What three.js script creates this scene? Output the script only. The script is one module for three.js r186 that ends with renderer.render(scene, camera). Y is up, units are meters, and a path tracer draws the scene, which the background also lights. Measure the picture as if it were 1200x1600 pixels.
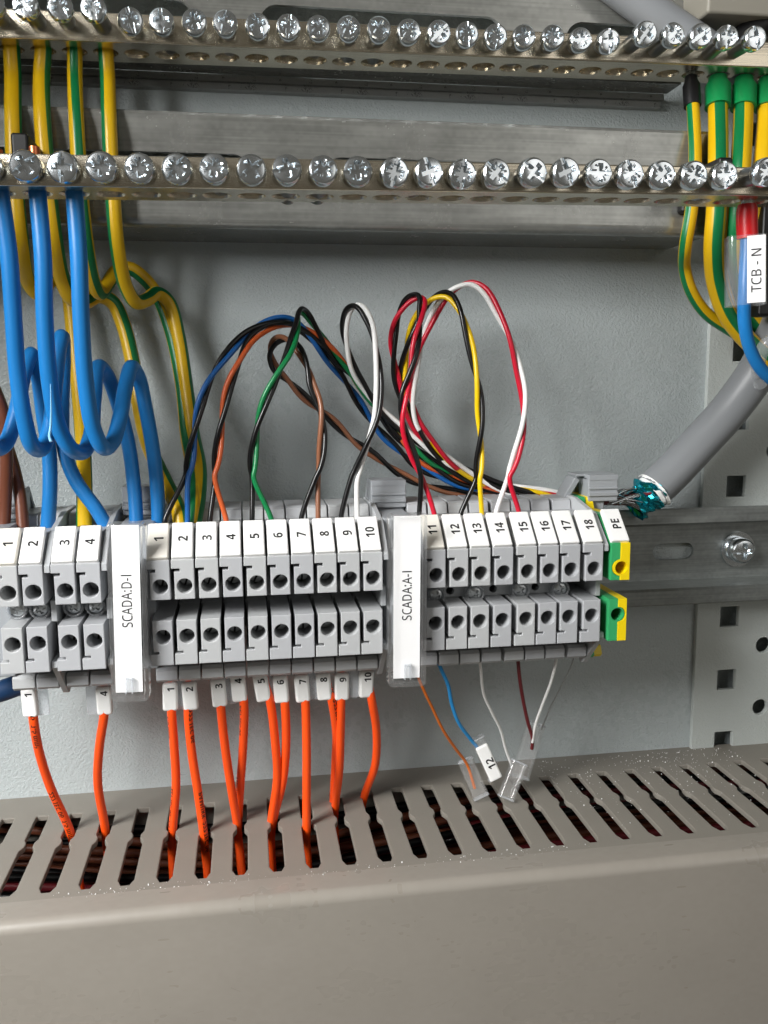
import * as THREE from 'three';
import { RoundedBoxGeometry } from 'three/addons/geometries/RoundedBoxGeometry.js';
import { TextGeometry } from 'three/addons/geometries/TextGeometry.js';
import { FontLoader } from 'three/addons/loaders/FontLoader.js';
import { RectAreaLightUniformsLib } from 'three/addons/lights/RectAreaLightUniformsLib.js';
import { mergeGeometries, mergeVertices, toCreasedNormals } from 'three/addons/utils/BufferGeometryUtils.js';
import { Brush, Evaluator, SUBTRACTION } from 'three-bvh-csg';

// ---------------------------------------------------------------- camera, light, exposure
// Everything is modelled in millimetres (panel face at z = 0, y up) and turned into metres at the end.
const MM = 0.001, F = 1370, CAM_H = 303;
const scene = new THREE.Scene();
scene.background = new THREE.Color().setRGB(0.098, 0.092, 0.08);           // the dim grey room around the cabinet
const VZ = [383, 602], VXY = 525;                                          // vanishing points read from the duct slots and the bars
const ax = (() => {
  const a = VZ[0] - 600, b = VZ[1] - 800, dx = -(F * F + b * (VXY - 800)) / a;
  const X = new THREE.Vector3(dx, VXY - 800, F).normalize(), Z = new THREE.Vector3(-a, -b, -F).normalize();
  const Y = new THREE.Vector3().crossVectors(Z, X); if (Y.y > 0) Y.negate();
  return { X, Y, Z };                                                      // world axes seen in (right, down, forward)
})();
const camera = new THREE.PerspectiveCamera(2 * Math.atan(800 / F) * 180 / Math.PI, 0.75, 0.01, 20);
{
  const right = new THREE.Vector3(ax.X.x, ax.Y.x, ax.Z.x), down = new THREE.Vector3(ax.X.y, ax.Y.y, ax.Z.y), fwd = new THREE.Vector3(ax.X.z, ax.Y.z, ax.Z.z);
  camera.matrixAutoUpdate = true;
  camera.position.set(0, 0, CAM_H * MM);
  camera.quaternion.setFromRotationMatrix(new THREE.Matrix4().makeBasis(right, down.clone().negate(), fwd.clone().negate()));
}
const renderer = new THREE.WebGLRenderer({ antialias: true });
renderer.setSize(768, 1024);
renderer.toneMapping = THREE.LinearToneMapping;
renderer.toneMappingExposure = 1.05;
renderer.shadowMap.enabled = true;
RectAreaLightUniformsLib.init();
const LAMPS = [];
function lamp(pos, aim, w, h, intensity, rgb, label) { LAMPS.push({ pos, aim, w, h, intensity, rgb, label }); }
lamp([-0.335, 0.20, 0.335], [-0.10, -0.08, 0], 0.18, 0.24, 31, [1, 0.995, 0.985], 'tall bright light panel beside the open cabinet door');
lamp([0.80, 0.35, 1.15], [0.05, -0.03, 0], 0.7, 0.7, 0.9, [1, 0.98, 0.95], 'wide dim fill panel added unseen on the other side of the open cabinet');  // fill panel added to soften shadows and give the metal something to reflect

// ---------------------------------------------------------------- helpers
let seed = 7; const rnd = () => { seed = (seed * 1664525 + 1013904223) >>> 0; return seed / 4294967296; };
const V = (x, y, z) => new THREE.Vector3(x, y, z);
function ray(px, py) { const d = V(px - 600, py - 800, F); return V(d.dot(ax.X), d.dot(ax.Y), d.dot(ax.Z)); }
function P(px, py, z) { const w = ray(px, py), t = (z - CAM_H) / w.z; return V(w.x * t, w.y * t, z); }            // photo pixel on the plane z
function PY(px, py, y) { const w = ray(px, py), t = y / w.y; return V(w.x * t, y, CAM_H + w.z * t); }              // photo pixel on the plane y
const used = {};
function numbered(n) { const k = used[n] ?? 0; used[n] = k + 1; return k ? n + '_' + String(k).padStart(3, '0') : n; }
function tag(o, label, category, group, kind) { if (label) o.userData.label = label; if (category) o.userData.category = category; if (group) o.userData.group = group; if (kind) o.userData.kind = kind; return o; }
function thing(name, label, category, pos, group) { const g = new THREE.Group(); g.name = numbered(name); if (pos) g.position.copy(pos); scene.add(g); return tag(g, label, category, group); }
function part(name, geo, mat, parent, label) { const m = new THREE.Mesh(geo, mat); m.name = name; m.castShadow = m.receiveShadow = true; parent.add(m); if (label) m.userData.label = label; return m; }
function single(name, geo, mat, label, category, group, kind) {           // one-mesh thing, its origin moved to its base
  geo.computeBoundingBox(); const b = geo.boundingBox, o = V((b.min.x + b.max.x) / 2, b.min.y, (b.min.z + b.max.z) / 2);
  geo.translate(-o.x, -o.y, -o.z);
  const m = new THREE.Mesh(geo, mat); m.name = numbered(name); m.position.copy(o); m.castShadow = m.receiveShadow = true; scene.add(m);
  return tag(m, label, category, group, kind);
}
const clean = (g) => { g = g.index ? g.toNonIndexed() : g.clone(); for (const k of Object.keys(g.attributes)) if (!['position', 'normal', 'uv'].includes(k)) g.deleteAttribute(k); if (!g.attributes.uv) g.setAttribute('uv', new THREE.BufferAttribute(new Float32Array(g.attributes.position.count * 2), 2)); return g; };
const merge = (list) => mergeGeometries(list.map(clean));
const box = (x0, x1, y0, y1, z0, z1, r = 0) => (r ? new RoundedBoxGeometry(x1 - x0, y1 - y0, z1 - z0, 2, r) : new THREE.BoxGeometry(x1 - x0, y1 - y0, z1 - z0)).translate((x0 + x1) / 2, (y0 + y1) / 2, (z0 + z1) / 2);
function poly(pts) { const s = new THREE.Shape(); pts.forEach(([a, b], i) => i ? s.lineTo(a, b) : s.moveTo(a, b)); return s; }
function extr(shape, depth, bevel = 0, seg = 10) {
  const g = new THREE.ExtrudeGeometry(shape, { depth: depth - 2 * bevel, bevelEnabled: bevel > 0, bevelThickness: bevel, bevelSize: bevel, bevelOffset: 0, bevelSegments: 2, curveSegments: seg });
  return g.translate(0, 0, bevel);
}
// a profile drawn in (y, z), drawn out along x from x0 to x1
function along(profile, x0, x1, bevel = 0) {
  const g = extr(poly(profile.map(([y, z]) => [z, y])), x1 - x0, bevel, 6);
  // shape x -> z, shape y -> y, depth -> x
  g.applyMatrix4(new THREE.Matrix4().set(0, 0, -1, 0, 0, 1, 0, 0, 1, 0, 0, 0, 0, 0, 0, 1));
  return g.translate(x1, 0, 0);
}
function rr(x0, y0, x1, y1, r, path = new THREE.Path()) {
  path.moveTo(x0 + r, y0); path.lineTo(x1 - r, y0); path.absarc(x1 - r, y0 + r, r, -Math.PI / 2, 0); path.lineTo(x1, y1 - r); path.absarc(x1 - r, y1 - r, r, 0, Math.PI / 2);
  path.lineTo(x0 + r, y1); path.absarc(x0 + r, y1 - r, r, Math.PI / 2, Math.PI); path.lineTo(x0, y0 + r); path.absarc(x0 + r, y0 + r, r, Math.PI, Math.PI * 1.5); return path;
}
function circ(x, y, r) { const p = new THREE.Path(); p.absarc(x, y, r, 0, Math.PI * 2, true); return p; }
// round tube through points; v runs once round, u is millimetres / 80
function tube(pts, r, { seg = 14, step = 1.1, twist = 0, phase = 0, closed = true, taper } = {}) {
  const curve = new THREE.CatmullRomCurve3(pts, false, 'centripetal'), L = curve.getLength(), n = Math.max(6, Math.ceil(L / step));
  const C = curve.getSpacedPoints(n), T = C.map((c, i) => C[Math.min(n, i + 1)].clone().sub(C[Math.max(0, i - 1)]).normalize());
  let N = V(0, 0, 1).addScaledVector(T[0], -T[0].z); if (N.lengthSq() < 1e-6) N = V(1, 0, 0); N.normalize();
  const pos = [], nor = [], uv = [], idx = [];
  for (let i = 0; i <= n; i++) {
    if (i) { N.addScaledVector(T[i], -N.dot(T[i])).normalize(); }
    const B = V(0, 0, 0).crossVectors(T[i], N), rad = taper ? r * taper(i / n) : r;
    for (let j = 0; j <= seg; j++) {
      const a = j / seg * Math.PI * 2, d = N.clone().multiplyScalar(Math.cos(a)).addScaledVector(B, Math.sin(a));
      pos.push(C[i].x + d.x * rad, C[i].y + d.y * rad, C[i].z + d.z * rad); nor.push(d.x, d.y, d.z);
      uv.push(i / n * L / 80, j / seg + phase + twist * i / n * L / 80);
      if (i < n && j < seg) { const k = i * (seg + 1) + j; idx.push(k, k + 1, k + seg + 1, k + 1, k + seg + 2, k + seg + 1); }
    }
  }
  if (closed) for (const [e, s] of [[0, -1], [n, 1]]) {
    const k = pos.length / 3, t = T[e]; pos.push(C[e].x, C[e].y, C[e].z); nor.push(t.x * s, t.y * s, t.z * s); uv.push(0, phase);
    for (let j = 0; j <= seg; j++) { const q = e * (seg + 1) + j; pos.push(pos[q * 3], pos[q * 3 + 1], pos[q * 3 + 2]); nor.push(t.x * s, t.y * s, t.z * s); uv.push(0, phase); if (j < seg) s > 0 ? idx.push(k, k + 1 + j, k + 2 + j) : idx.push(k, k + 2 + j, k + 1 + j); }
  }
  const g = new THREE.BufferGeometry(); g.setAttribute('position', new THREE.Float32BufferAttribute(pos, 3)); g.setAttribute('normal', new THREE.Float32BufferAttribute(nor, 3)); g.setAttribute('uv', new THREE.Float32BufferAttribute(uv, 2)); g.setIndex(idx); return g;
}
const W = (list) => list.map(([x, y, z]) => P(x, y, z));
const font = await new FontLoader().loadAsync('fonts/droid/droid_sans_bold.typeface.json');
const fontR = await new FontLoader().loadAsync('fonts/droid/droid_sans_regular.typeface.json');
// flat print, reading upwards (letter tops to the left), centred on the origin
function print(text, size, f = font, stretch = 1) {
  const g = new TextGeometry(text, { font: f, size, depth: 0.05, curveSegments: 3, bevelEnabled: false });
  g.computeBoundingBox(); const b = g.boundingBox; g.translate(-(b.min.x + b.max.x) / 2, -(b.min.y + b.max.y) / 2, 0);
  g.scale(stretch, 1, 1); return g.rotateZ(Math.PI / 2);
}

// ---------------------------------------------------------------- textures and materials
function hash(x, y, s) { let h = (x * 374761393 + y * 668265263 + s * 974711) | 0; h = Math.imul(h ^ (h >>> 13), 1274126177); return ((h ^ (h >>> 16)) >>> 0) / 4294967296; }
function vnoise(x, y, per, s) { const xi = Math.floor(x), yi = Math.floor(y), fx = x - xi, fy = y - yi, u = fx * fx * (3 - 2 * fx), v = fy * fy * (3 - 2 * fy), m = (a, p) => ((a % p) + p) % p; const [px, py] = per; return (hash(m(xi, px), m(yi, py), s) * (1 - u) + hash(m(xi + 1, px), m(yi, py), s) * u) * (1 - v) + (hash(m(xi, px), m(yi + 1, py), s) * (1 - u) + hash(m(xi + 1, px), m(yi + 1, py), s) * u) * v; }
function tex(w, h, fn, srgb) {
  const d = new Uint8Array(w * h * 4);
  for (let y = 0; y < h; y++) for (let x = 0; x < w; x++) { const c = fn(x / w, y / h), k = (y * w + x) * 4; const a = typeof c === 'number' ? [c, c, c] : c; for (let i = 0; i < 3; i++) d[k + i] = Math.max(0, Math.min(255, a[i] * 255)); d[k + 3] = 255; }
  const t = new THREE.DataTexture(d, w, h); t.wrapS = t.wrapT = THREE.RepeatWrapping; t.magFilter = THREE.LinearFilter; t.minFilter = THREE.LinearMipmapLinearFilter; t.generateMipmaps = true; if (srgb) t.colorSpace = THREE.SRGBColorSpace; t.needsUpdate = true; return t;
}
const rep = (t, x, y) => { const c = t.clone(); c.repeat.set(x, y); c.needsUpdate = true; return c; };
const orange = tex(512, 512, (u, v) => { const n = (f, s) => vnoise(u * f, v * f, [f, f], s); return 0.34 * n(60, 1) + 0.34 * n(97, 2) + 0.22 * n(171, 4) + 0.1 * n(23, 3); });          // orange-peel powder coat
const blotch = tex(256, 256, (u, v) => { const n = (f, s) => vnoise(u * f, v * f, [f, f], s); return 0.45 * n(6, 5) + 0.3 * n(17, 6) + 0.25 * n(70, 7); });
const zincMap = tex(512, 512, (u, v) => { const a = vnoise(u * 5, v * 40, [5, 40], 11), b = vnoise(u * 60, v * 70, [60, 70], 12), c = vnoise(u * 3, v * 160, [3, 160], 13), e = vnoise(u * 11, v * 13, [11, 13], 14); const k = 0.70 + 0.05 * (a - .5) + 0.05 * (b - .5) + 0.07 * (c - .5) + 0.06 * (e - .5); return [k, k * 1.005, k * 1.0]; }, true);
const zincRough = tex(512, 512, (u, v) => 0.46 + 0.16 * (vnoise(u * 9, v * 12, [9, 12], 21) - .5) + 0.1 * (vnoise(u * 90, v * 90, [90, 90], 22) - .5));
const brushed = tex(256, 512, (u, v) => 0.5 + 0.35 * (vnoise(u * 2, v * 256, [2, 256], 31) - .5) + 0.3 * (vnoise(u * 5, v * 90, [5, 90], 32) - .5) );
const speck = tex(512, 512, (u, v) => { const n = vnoise(u * 180, v * 180, [180, 180], 41), m = vnoise(u * 9, v * 9, [9, 9], 42); return n > 0.93 - 0.06 * m ? 1 : 0.93 + 0.05 * (m - .5); });
const gyTex = tex(64, 8, (u, v) => [0, 0, 0]);
{ const N = 128, d = new Uint8Array(4 * N * 4); for (let y = 0; y < N; y++) for (let x = 0; x < 4; x++) { const a = (y / N * 2) % 1, g = a < 0.34, c = g ? [6, 112, 62] : [214, 172, 16]; d.set([...c, 255], (y * 4 + x) * 4); } gyTex.image = { data: d, width: 4, height: N }; gyTex.colorSpace = THREE.SRGBColorSpace; gyTex.needsUpdate = true; }
function wireText(str, bg, fg) {
  const c = document.createElement('canvas'); c.width = 1024; c.height = 128; const x = c.getContext('2d'); x.fillStyle = bg; x.fillRect(0, 0, 1024, 128); x.fillStyle = fg; x.font = 'bold 30px sans-serif'; x.textBaseline = 'middle';
  x.fillText(str, 12, 64); x.fillText(str, 524, 64); const t = new THREE.CanvasTexture(c); t.wrapS = t.wrapT = THREE.RepeatWrapping; t.colorSpace = THREE.SRGBColorSpace; return t;
}
const std = (color, roughness, o = {}) => new THREE.MeshStandardMaterial({ color, roughness, metalness: 0, ...o });
const phys = (color, roughness, o = {}) => new THREE.MeshPhysicalMaterial({ color, roughness, metalness: 0, ...o });
const M = {
  panel: std(0xb2babb, 0.8, { roughnessMap: rep(blotch, 0.31, 0.31), bumpMap: rep(orange, 1, 1), bumpScale: 0.0003 }),
  strip: std(0xbec4c1, 0.5, { bumpMap: rep(orange, 1, 1), bumpScale: 0.0002 }),
  dark: std(0x3a3c3d, 0.7),
  zinc: std(0xcfcfca, 0.5, { metalness: 0.55, map: zincMap, roughnessMap: zincRough }),
  zincRaw: std(0xb0b2b0, 0.7, { metalness: 0.6, bumpMap: rep(orange, 2, 2), bumpScale: 0.0006, roughnessMap: zincRough }),
  rail: std(0xd5dad9, 0.36, { metalness: 0.8, map: zincMap }),
  nickel: std(0xd9cfbb, 0.26, { metalness: 1, bumpMap: brushed, bumpScale: 0.00004 }),
  screw: std(0xe4eaee, 0.2, { metalness: 1 }),
  screwDull: std(0xb9bcbd, 0.3, { metalness: 1 }),
  copper: std(0xc8754f, 0.35, { metalness: 1 }),
  grey: phys(0xb6b8b9, 0.42, { bumpMap: blotch, bumpScale: 0.00003 }),
  greyB: phys(0xb0b2b5, 0.45, { bumpMap: blotch, bumpScale: 0.00003 }),
  plate: phys(0xb2b5b7, 0.45),
  clip: phys(0x9b9fa3, 0.4),
  tagW: phys(0xf2f2f0, 0.38),
  tagOld: phys(0xe8e4da, 0.42),
  paper: std(0xfafafa, 0.6),
  ink: std(0x101010, 0.6),
  clear: phys(0xffffff, 0.03, { transmission: 1, thickness: 0, ior: 1.46 }),
  window: phys(0xffffff, 0.02, { transmission: 1, thickness: 0, ior: 1.25 }), frost: phys(0xf4f6f8, 0.18, { transmission: 0.8, thickness: 0, ior: 1.46 }),
  green: phys(0x37a566, 0.36), yellow: phys(0xf5d60c, 0.36),
  duct: phys(0x99948b, 0.46, { map: null, bumpMap: blotch, bumpScale: 0.00004 }),
  haze: phys(0xffffff, 0.05, { transmission: 0.96, thickness: 0, ior: 1.5 }),
  gy: phys(0xffffff, 0.34, { map: gyTex }),
  blue: phys(0x1874b8, 0.38), blueThin: phys(0x1a63ad, 0.3), blueLight: phys(0x2a90d0, 0.35),
  brownThick: phys(0x6a3a26, 0.4), black: phys(0x0b0b0c, 0.28), orangeThin: phys(0xd4602e, 0.32), greenThin: phys(0x0c7d45, 0.3), brown: phys(0x8a5a40, 0.32), white: phys(0xeeeeec, 0.32), red: phys(0xc81431, 0.3), yel: phys(0xf0c810, 0.3), maroon: phys(0x6b2026, 0.35), orangeFine: phys(0xcf6a22, 0.4),
  sleeveBlack: phys(0x141416, 0.4), sleeveGreen: phys(0x15914f, 0.3), sleeveRed: phys(0xd81a20, 0.35),
  cable: phys(0x84878a, 0.42), foil: std(0x1f9fb0, 0.2, { metalness: 0.9 }), foilSilver: std(0xcfd3d6, 0.22, { metalness: 1 }),
  orangeW: phys(0xff5514, 0.4), blackP: phys(0x0a0a0b, 0.45), beige: phys(0x8c887d, 0.5),
};
M.orangeText = phys(0xffffff, 0.4, { map: wireText('227 IEC 06  1.5 mm²', '#ff5514', '#2a0f08') });
M.orangeText2 = phys(0xffffff, 0.4, { map: wireText('PAMUKK  227 IEC 06', '#ff5514', '#2a0f08') });
const scuff = tex(1024, 512, (u, v) => 0.95 + 0.05 * (vnoise(u * 7, v * 5, [7, 5], 51) - .5) + 0.04 * (vnoise(u * 90, v * 60, [90, 60], 52) - .5));
{ const d = scuff.image.data, put = (x, y, k) => { x = ((x | 0) + 1024) % 1024; y = ((y | 0) + 512) % 512; const i = (y * 1024 + x) * 4; for (let c = 0; c < 3; c++) d[i + c] = Math.max(0, Math.min(255, d[i + c] * k)); };
  for (let n = 0; n < 46; n++) { let x = rnd() * 1024, y = rnd() * 512, a = rnd() * 6.28, L = 4 + rnd() * rnd() * 40, k = rnd() < 0.5 ? 0.82 : 1.1; for (let t = 0; t < L; t++) { put(x, y, k); x += Math.cos(a); y += Math.sin(a); a += (rnd() - .5) * 0.12; } } scuff.needsUpdate = true; }
M.cover = phys(0x958f86, 0.44, { map: scuff, bumpMap: blotch, bumpScale: 0.00005, roughnessMap: rep(blotch, 1, 1) }); M.cover.roughness = 0.75;
M.ductTop = phys(0x8a857c, 0.5, { map: speck, bumpMap: blotch, bumpScale: 0.00004 });

// ---------------------------------------------------------------- the setting: cabinet back panel and perforated side strip
function sheetUV(g, s = 38) { const p = g.attributes.position, u = g.attributes.uv; for (let i = 0; i < p.count; i++) u.setXY(i, p.getX(i) / s, p.getY(i) / s); return g; }
const XL = -230, XR = 330, YB = -330, YT = 260, XS = P(1102, 700, 2).x;
single('back_panel', sheetUV(box(XL, XS + 1.5, YB, YT, -3, 0)), M.panel, 'light grey textured steel back panel of the cabinet', 'panel', null, 'structure');
single('recess_panel', sheetUV(box(XS + 1.6, XR, YB, YT, -8, -6)), M.panel, 'grey sheet behind the punched side strip', 'panel', null, 'structure');
{
  const s = new THREE.Shape(); rr(XS, YB, XR, YT, 0.01, s);
  const hy = P(1135, 1062, 2).y, hx = P(1135, 1062, 2).x, cy = P(1192, 1008, 2).y, cx = P(1193, 1008, 2).x;
  for (let k = -6; k <= 12; k++) {
    const y = hy + 25 * k; s.holes.push(rr(hx - 4, y - 4.2, hx + 4, y + 4.2, 0.3));
    const y2 = cy + 25 * k; if (y2 < YT - 6 && y2 > YB + 6) s.holes.push(circ(cx, y2, 3.4));
    if (y < YT - 8 && y > YB + 8) { s.holes.push(rr(hx + 40 - 4, y - 4.2, hx + 44, y + 4.2, 0.3)); }
  }
  const g = extr(s, 2, 0.25, 8).translate(0, 0, 0.05);
  single('mounting_strip', sheetUV(g), M.strip, 'perforated grey mounting strip with square and round holes beside the back panel', 'mounting strip', null, 'structure');
}

// ---------------------------------------------------------------- galvanised support rails behind the busbars
function uvScale(g, s) { const p = g.attributes.position, u = g.attributes.uv; for (let i = 0; i < p.count; i++) u.setXY(i, p.getX(i) / s, (p.getY(i) + p.getZ(i)) / s); return g; }
const RX0 = XL + 10, RX1 = P(1108, 300, 28).x;
{ // lower support rail: face at z = 28, bent flanges to the panel
  const z = 28, yt = 79.3, yb = 46.6, ys = 67.6, s = new THREE.Shape(); rr(RX0, yb + 3, RX1, yt - 1.2, 0.01, s);
  const slots = [[-160, P(385, 240, z).x], [P(513, 245, z).x, P(946, 262, z).x]];
  for (const [a, b] of slots) s.holes.push(rr(a, ys - 8, b, ys, 3.9));
  const face = extr(s, 1.5).translate(0, 0, z - 1.5);
  const arc = [], arc2 = []; for (let i = 0; i <= 8; i++) { const a = i / 8 * Math.PI / 2; arc.push([yb + 3 - 3 * Math.sin(a), z - 3 + 3 * Math.cos(a)]); arc2.push([yb + 3 - 1.5 * Math.sin(a), z - 3 + 1.5 * Math.cos(a)]); }
  const bend = along([...arc, [yb, 0.02], [yb + 1.5, 0.02], ...arc2.reverse()], RX0, RX1);
  const top = along([[yt - 1.2, z], [yt - 0.3, z - 0.4], [yt, z - 1.2], [yt, 0.02], [yt - 1.5, 0.02], [yt - 1.5, z - 1.5], [yt - 1.2, z - 1.5]].reverse(), RX0, RX1);
  single('support_rail', uvScale(merge([face, bend, top]), 70), M.zinc, 'galvanised slotted steel rail behind the lower busbar', 'support rail', 'galvanised support rails');
}
{ // upper support rail: face at z = 14, ragged cut feet at its lower edge
  const z = 14, yb = 97.6, yt = 150, s = new THREE.Shape(); rr(RX0, yb, RX1 - 4, yt, 0.01, s);
  const y0 = P(500, 11, z).y; for (const [a, b] of [[-150, P(300, 10, z).x], [P(405, 12, z).x, P(786, 25, z).x], [P(885, 35, z).x, P(1040, 40, z).x]]) s.holes.push(rr(a, y0 - 12, b, y0, 5.5));
  const face = extr(s, 1.5).translate(0, 0, z - 1.5), fl = along([[yb + 1.4, z - 1.5], [yb + 1.4, 4], [yb, 4], [yb, z - 1.5]], RX0, RX1 - 4);
  const g = thing('support_rail', 'galvanised steel rail with rough cut foot behind the upper busbar', 'support rail', null, 'galvanised support rails');
  part('rail_face', uvScale(merge([face, fl]), 70), M.zinc, g);
  part('rail_foot', uvScale(merge([box(RX0, RX1 - 5, 95.6, 97.5, 0.02, 4), box(RX0, RX1 - 6, 93.2, 95.2, 0.02, 3.4)]), 18), M.zincRaw, g, 'rough cut edge of the rail foot');
}

// ---------------------------------------------------------------- terminal DIN rail
{
  const yc = -61.7, x0 = XL + 5, x1 = XR - 10, z0 = 2.2, z1 = 17;
  const s = new THREE.Shape(); rr(x0, yc - 12, x1, yc + 12, 0.01, s);
  const sc = P(1053, 862, 4), sw = P(1152, 858, 4);
  const pitch = 25; for (let k = -12; k <= 6; k++) { const x = sc.x + pitch * k; if (k === 1 || x < x0 + 12 || x > x1 - 12) continue; s.holes.push(rr(x - 8, sc.y - 3.1, x + 8, sc.y + 3.1, 3.05)); }
  const base = extr(s, 1.3).translate(0, 0, z0);
  const L = (d) => along([[0, z0], [0, z1 - 1.3], [4.3, z1 - 1.3], [4.8, z1 - 1.0], [4.8, z1 - 0.3], [4.3, z1], [-0.5, z1], [-1.3, z1 - 0.8], [-1.3, z0 + 1], [-1.3, z0]].map(([y, z]) => [yc + d * (12.7 + y), z]), x0, x1);
  const low = L(-1), up = L(1);
  const rail = thing('din_rail', 'zinc plated top hat rail carrying the terminal blocks', 'rail');
  part('rail_profile', uvScale(merge([base, low, up]), 60), M.rail, rail);
  // fixing screw with washer on the right
  const scw = thing('fixing_screw', 'large cross head screw with washer fixing the terminal rail to the strip', 'screw', V(sw.x, sw.y, z0 + 1.3));
  part('washer', new THREE.CylinderGeometry(6.6, 6.6, 1.2, 40).rotateX(Math.PI / 2).translate(0, 0, 0.65), M.screw, scw);
  part('screw_head', screwHead(4.7, 4.4, 1.9).translate(0, 0, 1.3), M.screw, scw);
}
// pan head with a cross recess and a slot; lies with its seat at z = 0
function screwHead(r, h, deep, rag = 0, hollow = true) {
  const pts = [[0, 0], [r * 0.97, 0], [r, h * 0.08], [r, h * 0.7], [r * 0.95, h * 0.84], [r * 0.84, h * 0.93], [r * 0.5, h * 0.985], [0.0001, h]].map(([a, b]) => new THREE.Vector2(a, b));
  let g = new THREE.LatheGeometry(pts, 36).rotateX(Math.PI / 2); g = clean(toCreasedNormals(g, 0.5));
  const ev = new Evaluator(); ev.attributes = ['position', 'normal']; ev.useGroups = false;
  let b = new Brush(g); b.updateMatrixWorld();
  const cut = (w, l, d, a) => { const t = new THREE.CylinderGeometry(0.72, 0.5, 1, 4, 1).rotateY(Math.PI / 4).scale(l, d, w).rotateX(Math.PI / 2).rotateZ(a).translate(0, 0, h - d / 2 + 0.05); const c = new Brush(clean(t)); c.updateMatrixWorld(); b = ev.evaluate(b, c, SUBTRACTION); b.updateMatrixWorld(); };
  cut(r * 0.42, r * 1.35, deep, 0); cut(r * 0.42, r * 1.35, deep, Math.PI / 2);
  if (hollow) { cut(r * 0.3, r * 3.2, deep * 0.62, 0); }
  if (rag) { cut(r * 0.2, r * 1.5, deep * 0.4, Math.PI / 4 + rag * 0.2); cut(r * 0.2, r * 1.5, deep * 0.4, -Math.PI / 4 + rag * 0.3); }
  return b.geometry;
}
function threadRod(r, l) { const pts = []; const n = Math.round(l / 0.45); for (let i = 0; i <= n; i++) pts.push(new THREE.Vector2(r * (i % 2 ? 1 : 0.86), i / n * l)); return new THREE.LatheGeometry([new THREE.Vector2(0, 0), ...pts, new THREE.Vector2(0, l)], 18).rotateX(Math.PI / 2).translate(0, 0, -l); }

// ---------------------------------------------------------------- busbars
const HEADS = [screwHead(3.45, 3.4, 1.5), screwHead(3.45, 3.4, 1.6, 0.35), screwHead(3.4, 3.2, 1.3, -0.5)], ROD = threadRod(2.35, 18);
const BARS = {};
function busbar(key, pa, pb, zf, height, depth, holeX0, pitch, n, label) {
  const A = P(pa[0], pa[1], zf), B = P(pb[0], pb[1], zf), ang = Math.atan2(B.y - A.y, B.x - A.x), org = V(0, A.y - A.x * Math.tan(ang), zf);
  const g = thing('busbar', label, 'busbar', org, 'nickel plated busbars'); g.rotation.z = ang;
  const xa = holeX0 - pitch * 0.6, xb = holeX0 + pitch * (n - 0.4);
  const body = clean(box(xa, xb, 0, height, -depth, 0, 0.5)), ev = new Evaluator(); ev.attributes = ['position', 'normal']; ev.useGroups = false;
  const cuts = []; for (let k = 0; k < n; k++) cuts.push(new THREE.LatheGeometry([[0, -1], [3.55, -1], [3.55, 0], [3.2, 0.6], [3.2, height - 0.5], [3.2, height], [3.2, height + 1], [0, height + 1]].map(([a, b]) => new THREE.Vector2(a, b)), 28).translate(holeX0 + pitch * k, 0, -depth * 0.52));
  const b = new Brush(body), c = new Brush(merge(cuts)); b.updateMatrixWorld(); c.updateMatrixWorld();
  const geo = ev.evaluate(b, c, SUBTRACTION).geometry, cl = clean(toCreasedNormals(clean(geo), 0.55)), p = cl.attributes.position, u = cl.attributes.uv; for (let i = 0; i < p.count; i++) u.setXY(i, p.getX(i) / 60, (p.getY(i) + p.getZ(i)) / 14);
  part('bar', cl, M.nickel, g); BARS[key] = { org, ang, holeX0, pitch, depth, height, zf };
  return g;
}
function clampScrew(bar, k, out, label, group, dx = 0, dy = 0) {
  const b = BARS[bar], x = b.holeX0 + b.pitch * k + dx, y = b.height * 0.5 + dy, c = Math.cos(b.ang), s = Math.sin(b.ang);
  const t = thing('clamp_screw', label, 'screw', V(b.org.x + x * c - y * s, b.org.y + x * s + y * c, b.zf + out), group);
  const h = part('screw_head', HEADS[Math.floor(rnd() * 3)], M.screw, t); const q = part('threaded_shank', ROD, M.screwDull, t);
  t.rotation.set((rnd() - .5) * 0.2, (rnd() - .5) * 0.2, 0); h.rotation.z = rnd() * 6.28;
  return t;
}
const h1 = P(213.5, 83, 23.7).x, p1 = (P(963, 112, 23.7).x - h1) / 17, p2 = 8.339, h2 = P(163.5, 265, 85).x;
busbar('upper', [0, 59], [1100, 102], 32, 7.8, 16, h1 - 12 * p1, p1, 42, 'nickel plated busbar on the upper rail with green and yellow wires clamped in');
for (let k = 0; k < 34; k++) { const i = k - 12; if (i < -5 || i > 22) continue; const out = i < 0 ? 8.5 : i >= 17 ? 9.5 + rnd() * 2 : 3.2 + rnd(); clampScrew('upper', k, out, i < 0 ? 'tall clamp screw over a green and yellow wire in the upper busbar' : i >= 17 ? 'clamp screw backed far out with bare thread on the upper busbar' : 'screwed down clamp screw over an empty hole in the upper busbar', i < 0 ? 'raised screws of the upper busbar' : i >= 17 ? 'backed out screws of the upper busbar' : 'seated screws of the upper busbar', 0, i < 0 ? 0.6 : 0); }
busbar('lower', [0, 290], [1190, 306], 85, 7.1, 15, h2 - 12 * p2, p2, 40, 'nickel plated busbar on the lower rail with blue wires clamped in');
for (let k = 0; k < 34; k++) { const i = k - 12; if (i < -4 || i > 20) continue; const out = i === 19 ? 8.5 : i > 11 ? 3.2 + rnd() : 1.2 + rnd() * 0.6; clampScrew('lower', k, out, i < 0 ? 'clamp screw over a blue wire in the lower busbar' : i === 19 ? 'clamp screw raised above the red sleeve in the lower busbar' : 'screwed down clamp screw over an empty hole in the lower busbar', i < 0 ? 'blue wire screws of the lower busbar' : i === 19 ? null : 'seated screws of the lower busbar'); }
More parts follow.
